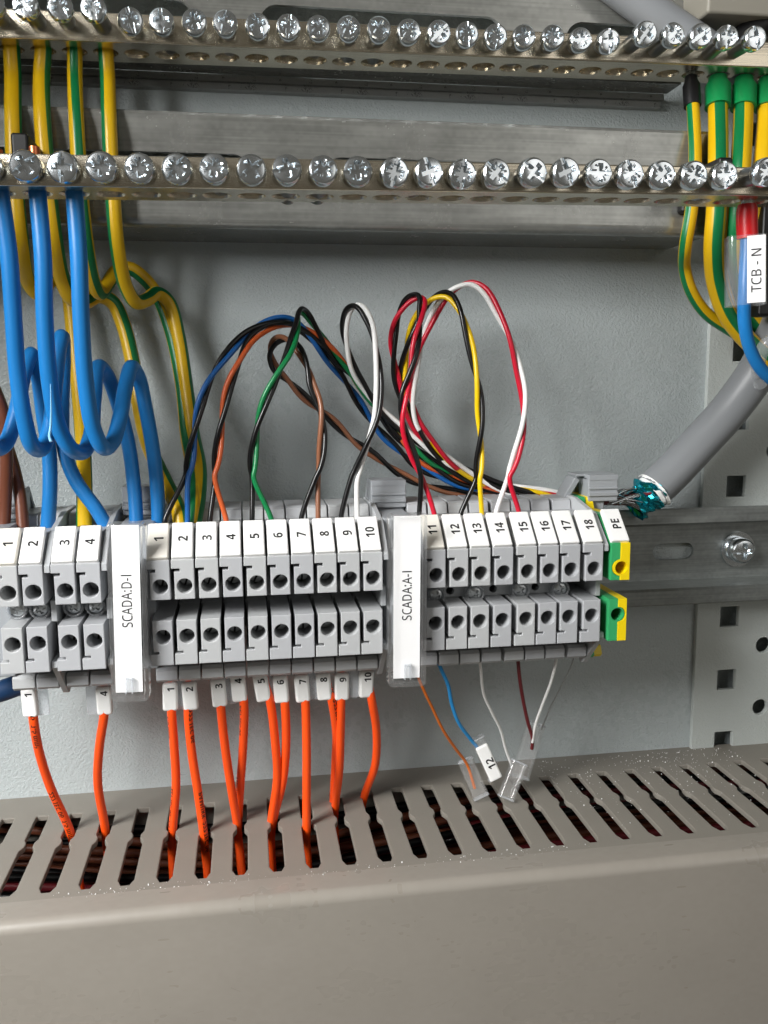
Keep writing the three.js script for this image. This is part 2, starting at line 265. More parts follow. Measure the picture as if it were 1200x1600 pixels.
const barHole = (bar, k, yoff = 0) => { const b = BARS[bar], x = b.holeX0 + b.pitch * (k + 12), y = yoff, c = Math.cos(b.ang), s = Math.sin(b.ang); return V(b.org.x + x * c - y * s, b.org.y + x * s + y * c, b.zf - b.depth * 0.52); };
// black moulded supports between the rail and the lower busbar
for (const [px, py, l] of [[46, 214, 'black moulded busbar support behind the green and yellow wires on the blue wire side'], [1103, 250, 'black moulded busbar support beside the black sleeved wire']]) {
  const c = P(px, py, 40), g = thing('busbar_support', l, 'bracket', V(c.x, c.y - 8, 28.1), 'busbar supports');
  part('arm', merge([box(-2.2, 2.2, -2, 6, 4.1, 24, 0.8), box(-3, 3, -6, 9, 0, 4, 0.8)]), M.blackP, g);
}

// ---------------------------------------------------------------- terminal blocks
const TB = { w: 6.15 };
const upperShape = () => { const w = TB.w, s = poly([[0.95, -57.9], [w - 0.2, -57.9], [w - 0.2, -47.2], [0.2, -47.2], [0.2, -49.3], [2.5, -49.3], [2.5, -50.55], [0.95, -50.55]]); s.holes.push(circ(w / 2 + 0.42, -54.4, 2.28)); return s; };
const lowerShape = () => { const w = TB.w, s = poly([[0.2, -76.8], [w - 0.2, -76.8], [w - 0.2, -64.4], [0.95, -64.4], [0.95, -72.9], [2.5, -72.9], [2.5, -74.0], [0.2, -74.0]]); s.holes.push(circ(w / 2 + 0.42, -68.9, 2.28)); return s; };
const GEO = {
  upper: clean(toCreasedNormals(extr(upperShape(), 22, 0.2, 14).translate(0, 0, 40), 0.3)), lower: clean(toCreasedNormals(extr(lowerShape(), 20, 0.2, 14).translate(0, 0, 41), 0.3)),
  body: along([[-41, 17.2], [-37.2, 18.5], [-37.2, 33], [-37.8, 34.2], [-40.6, 35], [-39.9, 51], [-46.9, 60], [-46.9, 40.2], [-58, 40.2], [-58, 36], [-64.3, 36], [-64.3, 41.2], [-77, 41.2], [-81, 38], [-81, 17.2]], 0.05, TB.w - 0.05, 0.15),
  foot: along([[-78.5, 37], [-80.8, 38.5], [-81.2, 50], [-81.9, 51], [-84.4, 51], [-85.2, 50.0], [-85.4, 35], [-79, 33]], 0.04, TB.w - 0.06, 0.2),
  tag: (() => { const g = new RoundedBoxGeometry(5.75, 12.1, 1.7, 3, 0.45); return g; })(),
  holeScrew: new THREE.CylinderGeometry(1.85, 1.85, 2, 20).rotateX(Math.PI / 2), slotBit: box(-1.8, 1.8, -0.28, 0.28, 0, 0.25),
};
for (const k in GEO) { const g = GEO[k], p = g.attributes.position, u = g.attributes.uv; if (u) for (let i = 0; i < p.count; i++) u.setXY(i, p.getX(i) / 30, (p.getY(i) + p.getZ(i)) / 30); }
const TAGTILT = -Math.atan2(9, 8.45);                                     // tag face leans back towards its top
const TAGC = V(0, (-38.4 - 46.85) / 2, (53 + 62) / 2 - 0.2);
const texts = {};
function tagOn(parent, x, txt, mat) {
  const m = part('marker_tag', GEO.tag, mat ?? M.tagW, parent); m.position.set(x, TAGC.y, TAGC.z); m.rotation.x = TAGTILT;
  const g = texts[txt] ??= print(txt, 2.6); const t = part('printed_number', g, M.ink, m); t.position.set(0.2, 0.2, 0.86);
  return m;
}
function terminal(xh, n, label, group, opt = {}) {                        // xh: x of the screw hole on the front face
  const t = thing('terminal_block', label, 'terminal block', V(xh - TB.w / 2 - 0.42, 0, 0), group);
  const m = rnd() > 0.5 ? M.grey : M.greyB;
  part('body', GEO.body, m, t); part('upper_housing', GEO.upper, m, t); part('lower_housing', GEO.lower, m, t); part('foot', GEO.foot, m, t);
  tagOn(t, TB.w / 2 - 0.05, n, opt.old ? M.tagOld : M.tagW);
  for (const y of [-54.4, -68.9]) { const s = part('clamp_screw', GEO.holeScrew, M.screwDull, t); s.position.set(TB.w / 2 + 0.42, y, 51.5); const b = part('slot', GEO.slotBit, M.ink, s); b.position.z = 1.0; s.rotation.z = 0.5 + rnd() * 1.6; }
  return t;
}
const X62 = (px, py = 908) => P(px, py, 62).x;
const NUM = ['zero', 'one', 'two', 'three', 'four', 'five', 'six', 'seven', 'eight', 'nine', 'ten', 'eleven', 'twelve', 'thirteen', 'fourteen', 'fifteen', 'sixteen', 'seventeen', 'eighteen'];
const ABOVE = ['', 'under a black wire beside the blue one', 'under the thin blue wire', 'under a black wire beside the orange one', 'under the thin orange wire', 'under a black wire beside the green one', 'under the thin green wire', 'under a black wire beside the brown one', 'under the thin brown wire', 'under a black wire beside the white one', 'under the white wire', 'under the red wire by the SCADA:A-I label', 'under the black wire crossing the yellow one', 'under the yellow wire', 'under the white wire beside the red one', 'under the last red wire', 'without wires, next to the red one', 'without wires, second from the end plate', 'without wires, beside the end plate'];
const left = [[12, '1', 1], [52, '2'], [102, '3'], [142, '4']];
for (const [px, n, old] of left) terminal(X62(px, 923), n, `grey terminal block marked ${NUM[n]}, under the thick blue wires left of the SCADA:D-I label`, 'grey terminal blocks', { old });
for (let k = 0; k < 10; k++) terminal(-24.6 + k * 6.545, String(k + 1), `grey terminal block marked ${NUM[k + 1]}, ${ABOVE[k + 1]}`, 'grey terminal blocks', { old: k === 0 });
[52.6, 59.3, 65.9, 72.7, 79.9, 86.5, 93.1, 100.2].forEach((x, k) => terminal(x, String(11 + k), `grey terminal block marked ${NUM[11 + k]}, ${ABOVE[11 + k]}`, 'grey terminal blocks', { old: k === 0 }));
// blocks left of the frame, of the same strip
for (const x of [-79.5, -86.1]) { }

// thin end plates
const plateGeo = clean(along([[-41, 17.2], [-36.6, 20], [-36.6, 36], [-39.6, 52], [-47.6, 61.4], [-49.2, 61.4], [-49.4, 58.6], [-50, 52], [-58, 50], [-58.4, 56], [-64, 56], [-65, 50], [-74.6, 50], [-74.8, 59.4], [-76.2, 59.6], [-87.6, 47.5], [-88.2, 45.5], [-86, 42], [-81, 38], [-81, 17.2]], 0, 1.5, 0.12));
function endPlate(x, label) { const g = plateGeo.clone(); const m = single('end_plate', g.translate(x, 0, 0), M.plate, label, 'end plate', 'thin grey end plates'); return m; }
endPlate(X62(142, 923) + 2.9, 'thin grey end plate between block 4 and the SCADA:D-I label');
endPlate(X62(52, 924) + 2.9, 'thin grey end plate between blocks 2 and 3');
endPlate(34.3 + 2.95, 'thin grey end plate between block 10 and the SCADA:A-I label');
endPlate(100.2 + 2.95, 'thin grey end plate between block 18 and the green and yellow earth block');

// green and yellow earth block
{
  const x0 = 104.9, t = thing('earth_terminal_block', 'green and yellow earth terminal block marked PE at the end of the row', 'terminal block', V(x0, 0, 0));
  const g2 = 3.35, w = 6.1;
  const bulge = (s, x, y, r, dir) => s;
  const yu = new THREE.Shape(); yu.moveTo(g2, -47); yu.lineTo(w, -47); yu.lineTo(w, -58.1); yu.lineTo(g2, -58.1); yu.absarc(g2, -54.4, 2.4, -Math.PI / 2, Math.PI / 2, true); yu.lineTo(g2, -47); yu.holes.push(circ(3.55, -54.4, 1.95));
  const gu = new THREE.Shape(); gu.moveTo(0.5, -47); gu.lineTo(g2 - 0.16, -47); gu.lineTo(g2 - 0.16, -51.84); gu.absarc(g2 - 0.16, -54.4, 2.56, Math.PI / 2, Math.PI * 1.5, false); gu.lineTo(g2 - 0.16, -58.1); gu.lineTo(0.5, -58.1); gu.lineTo(0.5, -47);
  const gl = new THREE.Shape(); gl.moveTo(0.7, -64.2); gl.lineTo(g2, -64.2); gl.lineTo(g2, -66.7); gl.absarc(g2, -68.9, 2.2, Math.PI / 2, -Math.PI / 2, true); gl.lineTo(g2, -77); gl.lineTo(0.7, -77); gl.lineTo(0.7, -64.2); gl.holes.push(circ(3.2, -68.9, 1.95));
  const yl = new THREE.Shape(); yl.moveTo(g2 + 0.16, -64.2); yl.lineTo(w, -64.2); yl.lineTo(w, -77); yl.lineTo(g2 + 0.16, -77); yl.lineTo(g2 + 0.16, -71.24); yl.absarc(g2 + 0.16, -68.9, 2.34, -Math.PI / 2, Math.PI / 2, false); yl.lineTo(g2 + 0.16, -64.2);
  const bodyP = [[-41, 17.2], [-37.0, 18.5], [-37.0, 33], [-40.6, 35], [-39.9, 51], [-46.9, 60], [-46.9, 40.2], [-58, 40.2], [-58, 36], [-64.3, 36], [-64.3, 41.2], [-77, 41.2], [-80, 38], [-83.7, 38], [-84.2, 43.5], [-86.6, 44.6], [-87.6, 43.5], [-87.6, 36], [-81, 33], [-81, 17.2]];
  const gb = part('green_half', merge([extr(gu, 22, 0.06).translate(0, 0, 40), extr(gl, 20, 0.06).translate(0, 0, 41), along(bodyP, 0.5, g2 - 0.05, 0.1)]), M.green, t, 'green half of the earth block');
  const yb = part('yellow_half', merge([extr(yu, 22.3, 0.06).translate(0, 0, 40), extr(yl, 20.2, 0.06).translate(0, 0, 41), along(bodyP.map(([y, z]) => [y, z - 0.6]), g2 + 0.02, w, 0.1)]), M.yellow, t, 'yellow half of the earth block');
  tagOn(t, 3.2, 'PE');
  for (const [x, y] of [[3.5, -54.4], [3.0, -68.9]]) { const s = part('clamp_screw', GEO.holeScrew, M.screwDull, t); s.position.set(x, y, 50); }
}
// upper shoulder of the earth block, showing behind the end of the row
// cross connection screws in clear collars between the two rows of housings
function crossScrew(px, py, label) {
  const c = P(px, py, 52), t = thing('bridge_screw', label, 'screw', c, 'bridge screws between the block halves');
  part('collar', new THREE.LatheGeometry([[2.2, -9], [2.9, -9], [2.9, 0.6], [2.5, 1.0], [2.2, 0.6], [2.2, -9]].map(([a, b]) => new THREE.Vector2(a, b)), 28).rotateX(Math.PI / 2), M.frost, t);
  const h = part('screw_head', screwHead(2.05, 1.6, 0.7, 0, true).translate(0, 0, -1.2), M.screwDull, t); h.rotation.z = rnd() * 3;
}
for (const [px, py, n] of [[27, 952, 1], [63, 952, 2], [115, 948, 3], [150, 947, 4]]) crossScrew(px, py, `bridge screw in clear collar of block ${NUM[n]} under the blue wires`);
for (const [px, py, n] of [[681, 930, 11], [742, 927, 13], [813, 922, 15], [875, 920, 17]]) crossScrew(px, py, `bridge screw in clear collar in the middle of block ${NUM[n]}`);
single('bridge_bar', (() => { const s = new THREE.Shape(); const y0 = -64.0, y1 = -59.4; rr(50, y0, 96, y1, 0.5, s); for (const x of [59.5, 73, 86.4]) s.holes.push(circ(x, -62.2, 1.35)); return extr(s, 2.4, 0.15).translate(0, 0, 47); })(), M.plate, 'pale bridge strip linking blocks 11 to 18 between their housings', 'bridge strip');

// ---------------------------------------------------------------- end clamps with label carriers
function endClamp(px0, px1, py0, py1, label, slim) {
  const z = 33, A = P(px0, py1, z), B = P(px1, py0, z), w = B.x - A.x, h = Math.max(6, B.y + 36.5);
  const t = thing('end_clamp', label, 'end clamp', V((A.x + B.x) / 2, -37, 17), 'grey end clamps');
  part('clamp_body', slim ? box(-w / 2 + 0.4, 1.2, -8, -1, 0.4, 15, 0.6) : merge([box(-w / 2 + 0.4, w / 2 - 0.4, -46, -1, 0.4, 15, 0.6), box(-w / 2 + 0.8, w / 2 - 0.8, -44, -2, 14, 34, 0.6)]), M.clip, t);
  const front = merge([box(-w / 2, w / 2, -1.5, h, 14.4, 16.4, 0.35), box(-w / 2, w / 2, 0.2, 1.6, 16.2, 17.0, 0.3), box(-w / 2, w / 2, 2.4, 3.2, 16.2, 16.9, 0.3)]);
  part('lever', front, M.clip, t);
  const arm = along([[h - 0.3, 15], [h - 0.3, 8], [-1, 2.5], [-1, 1.2], [h + 1, 7.6], [h + 1, 16.4], [h - 0.3, 16.4]], -w / 2, w / 2, 0.2); part('spring_arm', arm, M.clip, t);
  if (slim) { const a = box(-1, 1, -4, 4, 5, 13, 0.4); a.rotateZ(-0.55); part('side_arm', a.translate(-w / 2 - 4.5, h - 3.6, 0), M.clip, t); part('roof', box(-w / 2 - 3, w / 2, h + 0.4, h + 1.3, 5, 13, 0.3), M.clip, t); }
  part('rib', merge([box(-w / 2, -w / 2 + 1.3, -1, h, 8, 14.5), box(w / 2 - 1.3, w / 2, -1, h, 8, 14.5)]), M.clip, t);
  return t;
}
endClamp(-28, 36, 774, 822, 'grey end clamp below the brown wires');
endClamp(193, 250, 768, 815, 'grey end clamp below the two thin blue wires');
endClamp(580, 634, 764, 806, 'grey end clamp behind the SCADA:A-I label');
endClamp(918, 965, 754, 795, 'grey end clamp beside the cut end of the grey cable', true);
// clear label carriers
function labelCarrier(c, paper, txt, ty, label) {                         // c: corners TL TR BR BL in photo pixels
  const z = 68, K = c.map(([x, y]) => P(x, y, z)), mid = V(0, 0, 0); K.forEach((k) => mid.addScaledVector(k, 0.25));
  const up = K[0].clone().add(K[1]).sub(K[2]).sub(K[3]), h = up.length() / 2, w = (K[0].distanceTo(K[1]) + K[2].distanceTo(K[3])) / 2, tilt = Math.atan2(-up.x, up.y);
  const t = thing('label_carrier', label, 'label', V(mid.x, mid.y, 62.6), 'clear label carriers'); t.rotation.z = tilt;
  const s = new THREE.Shape(); rr(-w / 2, -h / 2, w / 2, h / 2, 1.1, s); s.holes.push(rr(-w / 2 + 0.8, -h / 2 + 0.9, w / 2 - 0.8, h / 2 - 0.5, 0.6));
  part('frame', extr(s, 4.6, 0.25, 6), M.haze, t);
  const cov = new THREE.Shape(); rr(-w / 2 + 0.3, -h / 2 + 0.3, w / 2 - 0.3, h / 2 - 0.3, 0.8, cov); part('cover', new THREE.ShapeGeometry(cov, 6).translate(0, 0, 4.65), M.window, t);
  const pw = paper[1] - paper[0], p = part('paper_strip', box(-w / 2 + w * paper[0], -w / 2 + w * paper[1], -h / 2 + 1.9, h / 2 - 0.4, 2.6, 2.9), M.paper, t);
  const x = -w / 2 + w * (paper[0] + paper[1]) / 2; const g0 = print(txt.slice(0, -1), 2.7, fontR, 0.86); g0.computeBoundingBox(); const g = merge([g0, box(g0.boundingBox.min.x, -g0.boundingBox.min.x * 0.98, g0.boundingBox.max.y + 0.55, g0.boundingBox.max.y + 0.87, 0, 0.05)]).translate(x, ty - 0.4, 2.93); part('printed_text', g, M.ink, p);
  part('latch', merge([box(x - 0.9, x - 0.55, -h / 2 + 1.9, -h / 2 + 6.2, 3.0, 4.4), box(x + 0.75, x + 1.1, -h / 2 + 1.9, -h / 2 + 6.2, 3.0, 4.4), box(x - 0.55, x + 0.75, -h / 2 + 5.9, -h / 2 + 6.2, 3.0, 4.4)]), M.frost, t);
  part('stem', box(-w / 2 + 2, w / 2 - 2, -h / 2 + 10, h / 2 - 12, -12, -0.05, 0.4), M.clip, t);
}
labelCarrier([[167, 821], [224, 820], [232, 1096], [174, 1098]], [0.08, 0.83], 'SCADA:D-I', 3.1, 'clear plastic label carrier reading SCADA:D-I');
labelCarrier([[611, 806], [667, 806], [666, 1073], [609, 1075]], [0.13, 0.87], 'SCADA:A-I', 1.4, 'clear plastic label carrier reading SCADA:A-I');

// ---------------------------------------------------------------- cable duct
const DY = -141;
{
  const x0 = XL + 5, x1 = XR - 10, zf = 76, t = thing('cable_duct', 'grey slotted plastic cable duct below the terminal row', 'cable duct', V(0, DY - 62, 0));
  const yy = (y) => y - (DY - 62);
  // slotted wall: shape in (x, z)
  const s = new THREE.Shape(); rr(x0, 0.05, x1, 74, 0.01, s);
  const pitch = 10.83, X0 = -70.77;
  for (let k = -14; k <= 36; k++) {
    const x = X0 + pitch * k; if (x < x0 + 6 || x > x1 - 6) continue;
    const a = 2.3, b = 2.55, n = 1.5, p = new THREE.Path();
    p.moveTo(x - a + 0.5, 14.5); p.lineTo(x + a - 0.5, 14.5); p.lineTo(x + a, 15.2); p.lineTo(x + a, 30.5); p.lineTo(x + n, 32.6); p.lineTo(x + n, 34.6); p.lineTo(x + b, 37); p.lineTo(x + b, 59); p.lineTo(x + b - 1.2, 62); p.lineTo(x - b + 1.2, 62); p.lineTo(x - b, 59); p.lineTo(x - b, 37); p.lineTo(x - n, 34.6); p.lineTo(x - n, 32.6); p.lineTo(x - a, 30.5); p.lineTo(x - a, 15.2); s.holes.push(p);
  }
  // shape x->x, shape y->z, depth -> -y ... placed with its top at y = DY
  const wall = extr(s, 1.9, 0.3, 4); wall.applyMatrix4(new THREE.Matrix4().set(1, 0, 0, 0, 0, 0, 1, 0, 0, 1, 0, 0, 0, 0, 0, 1));
  wall.translate(0, yy(DY) - 1.9, 0); { const id = wall.index; const g = wall; const p = g.attributes.position, u = g.attributes.uv; for (let i = 0; i < p.count; i++) u.setXY(i, p.getX(i) / 60, p.getZ(i) / 60); }
  part('slotted_wall', flip(wall), M.ductTop, t);
  part('duct_base', merge([box(x0, x1, yy(DY - 120), yy(DY) - 1.95, 0.05, 1.8), box(x0, x1, yy(DY - 120), yy(DY - 118.4), 1.85, 74), box(x0, x0 + 1.5, yy(DY - 118.3), yy(DY) - 2, 1.85, 74), box(x1 - 1.5, x1, yy(DY - 118.3), yy(DY) - 2, 1.85, 74)]), M.duct, t);
  const r = 3.2, arc = (R, st) => { const o = []; for (let i = 0; i <= 8; i++) { const a = i / 8 * Math.PI / 2; o.push([yy(DY) + 1.0 - r + R * Math.cos(a), zf - r + 1.6 + R * Math.sin(a)]); } return o; };
  const outer = arc(r), inner = arc(r - 1.4).reverse();
  const cov = along([[yy(DY) + 1.0, 66.8], ...outer, [yy(DY - 119), zf + 1.6], [yy(DY - 119), zf + 0.2], ...inner, [yy(DY) + 0.06, 72], [yy(DY) + 0.06, 66.8]].reverse(), x0, x1);
  { const p = cov.attributes.position, u = cov.attributes.uv; for (let i = 0; i < p.count; i++) u.setXY(i, p.getX(i) / 150, (p.getY(i) + p.getZ(i)) / 75); }
  part('cover', clean(toCreasedNormals(clean(cov), 0.6)), M.cover, t, 'smooth snap-on front cover of the duct');
}
function flip(g) { g = clean(g); const p = g.attributes.position, n = g.attributes.normal; for (let i = 0; i < p.count; i += 3) for (const at of [p, n, g.attributes.uv]) { const a = [], c = []; for (let k = 0; k < at.itemSize; k++) { a.push(at.array[i * at.itemSize + k]); c.push(at.array[(i + 2) * at.itemSize + k]); } for (let k = 0; k < at.itemSize; k++) { at.array[i * at.itemSize + k] = c[k]; at.array[(i + 2) * at.itemSize + k] = a[k]; } } g.computeVertexNormals(); return g; }

// box added out of view, left of the busbars, to keep the upper left in shade
{ const t = thing('added_shade_box', 'large dark grey box added unseen beside the busbar ends for shade', 'shade box', V(-185, 62, 28.2));
  part('shade_box_body', merge([box(-34, 34, 0, 135, 0, 130, 2), box(-26, 26, 30, 105, 130.1, 146, 2)]), std(0x4a4c4e, 0.5), t); part('shade_box_stub', box(-7, 7, 58, 80, 146.1, 158, 2), M.blackP, t); }
// ---------------------------------------------------------------- thick wires from the busbars
function wire(name, pts, r, mat, label, group, o) { return single(name, tube(pts, r, o), mat, label, 'wire', group); }
const gyG = 'green and yellow earth wires', blG = 'blue neutral wires';
{
  const r = 2.05;
  const top = (k) => [barHole('lower', k, 6.5), barHole('lower', k, 0.5)];
  const A = [...top(-4), ...W([[-38, 400, 75], [-36, 520, 71], [-28, 640, 66], [-8, 700, 62], [8, 694, 58], [24, 650, 54], [38, 580, 49], [50, 553, 45], [60, 590, 43], [68, 650, 42], [77, 710, 41], [78, 770, 41], [74, 830, 40]])];
  const B = [...top(-3), ...W([[14, 400, 76], [20, 480, 74], [27, 580, 71], [37, 650, 69], [50, 696, 66], [64, 702, 62], [76, 676, 58], [86, 600, 52], [92, 545, 48], [97, 525, 45], [99, 560, 41], [97, 640, 39], [100, 700, 39], [118, 750, 40], [150, 795, 41], [166, 822, 41]])];
  const C = [...top(-2), ...W([[67, 400, 77], [70, 500, 75], [78, 600, 72], [92, 668, 69], [112, 702, 66], [130, 706, 62], [142, 680, 57], [147, 620, 51], [154, 572, 45], [167, 585, 42], [184, 630, 40], [200, 690, 39], [210, 765, 39], [214, 830, 40]])];
  const D = [...top(-1), ...W([[123, 400, 77], [127, 500, 75], [134, 600, 72], [146, 670, 69], [162, 700, 66], [176, 690, 62], [188, 650, 57], [196, 605, 51], [206, 573, 45], [217, 590, 42], [228, 640, 41], [240, 710, 40], [246, 770, 40], [248, 830, 40]])];
  const labels = ['blue wire coiled once outside the other blue wires', 'blue wire whose coil rises highest and ends in block 4', 'blue wire coiled once between the other blue wires', 'blue wire whose coil is nearest the twisted pairs'];
  [A, B, C, D].forEach((p, i) => { const w = wire('blue_wire', p, r, M.blue, labels[i], blG, { seg: 20 });
    if (i === 2) part('peeled_flap', tube(W([[79, 600, 74.4], [80, 640, 73.6], [79, 668, 73.4], [77, 682, 74.2], [80, 690, 74.8]]), 0.28, { seg: 6, taper: (u) => 0.5 + u }).translate(-w.position.x, -w.position.y, -w.position.z), phys(0x7db9e2, 0.5), w, 'pale peeled sliver of insulation'); });
  [-4, -3, -2, -1].forEach((k, i) => { if (i < 3) single('copper_end', tube([barHole('lower', k, 4), barHole('lower', k, 9.5 + rnd() * 1.5)], 1.3, { seg: 10 }), M.copper, `bare copper end of the blue wire number ${i + 1} standing above the lower busbar`.replace(/ number \d/, ['', ' with the high coil', ' with the middle coil'][i]), 'wire end'); });
}
{
  const r = 2.15, top = (k) => [barHole('upper', k, 6.5), barHole('upper', k, 0.5)];
  const w1 = [...top(-4), ...W([[20, 120, 24], [20, 180, 31], [24, 300, 33], [32, 380, 31], [44, 440, 19], [60, 458, 15], [76, 440, 12], [90, 425, 10], [105, 450, 9], [115, 520, 11], [124, 620, 16], [130, 700, 24], [132, 760, 32], [132, 826, 40]])];
  const w2 = [...top(-3), ...W([[65, 120, 24], [66, 180, 31], [76, 300, 33], [86, 380, 31], [98, 438, 23], [112, 466, 19], [132, 472, 14], [154, 462, 11], [176, 472, 9], [192, 505, 9], [206, 560, 11], [218, 635, 15], [232, 695, 22], [256, 748, 30], [280, 800, 38], [284, 826, 40]])];
  const w3 = [...top(-2), ...W([[117, 120, 24], [119, 180, 31], [126, 300, 33], [136, 390, 31], [146, 440, 26], [156, 458, 21], [168, 444, 16], [182, 424, 12], [202, 419, 10], [226, 436, 9], [248, 466, 9], [268, 520, 11], [284, 600, 15], [292, 680, 21], [302, 740, 29], [302, 790, 37], [298, 826, 40]])];
  const w4 = [...top(-1), ...W([[168, 120, 24], [170, 180, 31], [176, 300, 33], [184, 390, 31], [196, 446, 27], [212, 472, 23], [230, 468, 18], [246, 458, 14], [264, 472, 12], [280, 530, 13], [292, 610, 17], [302, 680, 22], [312, 730, 28], [311, 775, 34], [303, 826, 40]])];
  const ll = ['green and yellow wire ending beside the blue wire of block 4', 'green and yellow wire bending to the foot of the two thin blue strands', 'green and yellow wire rising in the tallest arch by the panel', 'green and yellow wire with the widest bend next to the twisted pairs'];
  [[w1, .3], [w2, .25], [w3, .08], [w4, .45]].forEach(([p, ph], i) => wire('earth_wire', p, i < 2 ? 2.35 : r, M.gy, ll[i], gyG, { seg: 20, phase: ph, twist: [0.1, 0.06, 0.12, -0.05][i] }));
}
// brown wires at the left edge
wire('brown_wire', W([[-30, 560, 40], [-8, 610, 42], [6, 650, 42], [10, 710, 40], [8, 790, 38], [6, 826, 38]]), 1.75, M.brownThick, 'upright brown wire running into the left end clamp', 'brown wires');
wire('brown_wire', W([[-26, 600, 36], [-4, 660, 36], [12, 700, 35], [24, 740, 34], [32, 780, 36], [36, 826, 38]]), 1.75, M.brownThick, 'slanting brown wire beside the upright brown wire', 'brown wires');
single('cable_sheath', tube(W([[-60, 1075, 40], [-10, 1082, 40], [30, 1070, 38]]), 3.2), phys(0x10355c, 0.5), 'dark blue cable sheath below block 1', 'cable');

// right hand earth wires with sleeves
{
  const bar = (px) => (P(px, 112, 23.7).x - barHole('upper', 0).x) / p1;
  const set = [
    [1080, 2.0, M.sleeveBlack, 2.75, 10, [[1083, 170, 27], [1086, 260, 33], [1080, 330, 33], [1071, 385, 31], [1070, 420, 25], [1080, 455, 24], [1102, 488, 23], [1135, 512, 22], [1175, 535, 22], [1230, 560, 24]], 0.385, 'green and yellow wire with a black sleeve in the upper busbar'],
    [1122, 3.1, M.sleeveGreen, 4.1, 10, [[1122, 190, 28], [1122, 260, 35], [1119, 330, 35], [1115, 390, 33], [1119, 440, 30], [1136, 490, 29], [1162, 525, 29], [1200, 560, 29], [1240, 590, 30]], 0.03, 'green and yellow wire with a green sleeve next to the black sleeved wire'],
    [1163, 3.1, M.sleeveGreen, 4.1, 10, [[1161, 190, 28], [1157, 260, 35], [1151, 330, 35], [1147, 390, 32], [1153, 440, 26], [1172, 490, 24], [1200, 520, 23], [1240, 545, 24]], 0.42, 'mostly yellow looking earth wire with a green sleeve between two others'],
    [1200, 3.1, M.sleeveGreen, 4.1, 10, [[1198, 190, 28], [1192, 260, 35], [1186, 330, 35], [1183, 390, 30], [1190, 440, 22], [1210, 490, 20], [1250, 520, 20]], 0.19, 'green and yellow wire with a green sleeve behind the TCB-N label'],
  ];
  for (const [px, r, sm, sr, sl, path, ph, label] of set) {
    const k = bar(px), a = barHole('upper', k, 1.0), b = W(path);
    wire('earth_wire', [V(a.x, a.y - 3, a.z), ...b], r, M.gy, label, gyG, { seg: 22, phase: ph, twist: 0.05 });
    const d = b[0].clone().sub(a).normalize(), s0 = V(a.x, a.y - 1.8, a.z), s1 = s0.clone().addScaledVector(d, sl);
    const t = thing('wire_sleeve', sm === M.sleeveBlack ? 'black insulating sleeve on the thin earth wire at the upper busbar' : 'green insulating sleeve on a thick earth wire at the upper busbar', 'sleeve', null, sm === M.sleeveBlack ? null : 'green sleeves');
    part('sleeve', tube([s0, s0.clone().addScaledVector(d, 1.2), s0.clone().addScaledVector(d, 2.6), s1], sr, { seg: 24, taper: (u) => u < 0.12 ? 0.72 : u < 0.3 ? 0.72 + (u - .12) * 1.45 : 1 - 0.02 * u }), sm, t);
    part('ferrule', tube([V(a.x, a.y + 5, a.z), s0], sr * 0.55, { seg: 16 }), M.screw, t);
  }
}
// blue wire with red sleeve and TCB-N label
{
  const k = (P(1167, 318, 77).x - barHole('lower', 0).x) / p2, a = barHole('lower', k, 0.5);
  const path = [V(a.x, a.y - 3, a.z), ...W([[1167, 380, 77], [1164, 450, 78], [1163, 500, 77], [1172, 545, 75], [1192, 580, 73], [1230, 610, 70]])];
  wire('blue_wire', path, 1.75, M.blue, 'blue wire with red sleeve and TCB - N label', blG, { seg: 20 });
  const t = thing('wire_sleeve', 'red insulating sleeve above the TCB - N label', 'sleeve');
  part('sleeve', tube([V(a.x, a.y - 1, a.z), ...W([[1167, 345, 77], [1168, 372, 77]])], 2.75, { seg: 24, taper: (u) => u < 0.15 ? 0.8 + u * 1.3 : 1 }), M.sleeveRed, t);
  part('ferrule', tube([V(a.x, a.y + 5, a.z), V(a.x, a.y - 1, a.z)], 1.6, { seg: 16 }), M.screw, t);
  const A = P(1170, 370, 80), B = P(1160, 478, 80), len = A.distanceTo(B), g = thing('wire_label', 'clear wire marker holding a white card printed TCB - N', 'wire label', B);
  g.rotation.z = Math.atan2(B.x - A.x, A.y - B.y) * -1; g.rotation.y = -0.35;
  const sh = new THREE.Shape(); rr(-4.2, -3.6, 5.6, 3.4, 1.6, sh); sh.holes.push(rr(-3.8, -3.2, 5.2, 3.0, 1.3));
  part('clear_sleeve', extr(sh, len, 0, 6).rotateX(-Math.PI / 2), M.haze, g);
  const card = part('card', box(0.5, 5.0, 0.4, len - 0.4, 3.5, 3.75), M.paper, g);
  part('printed_text', print('TCB - N', 2.5, fontR).translate(2.7, len * 0.48, 3.8), M.ink, card);
}

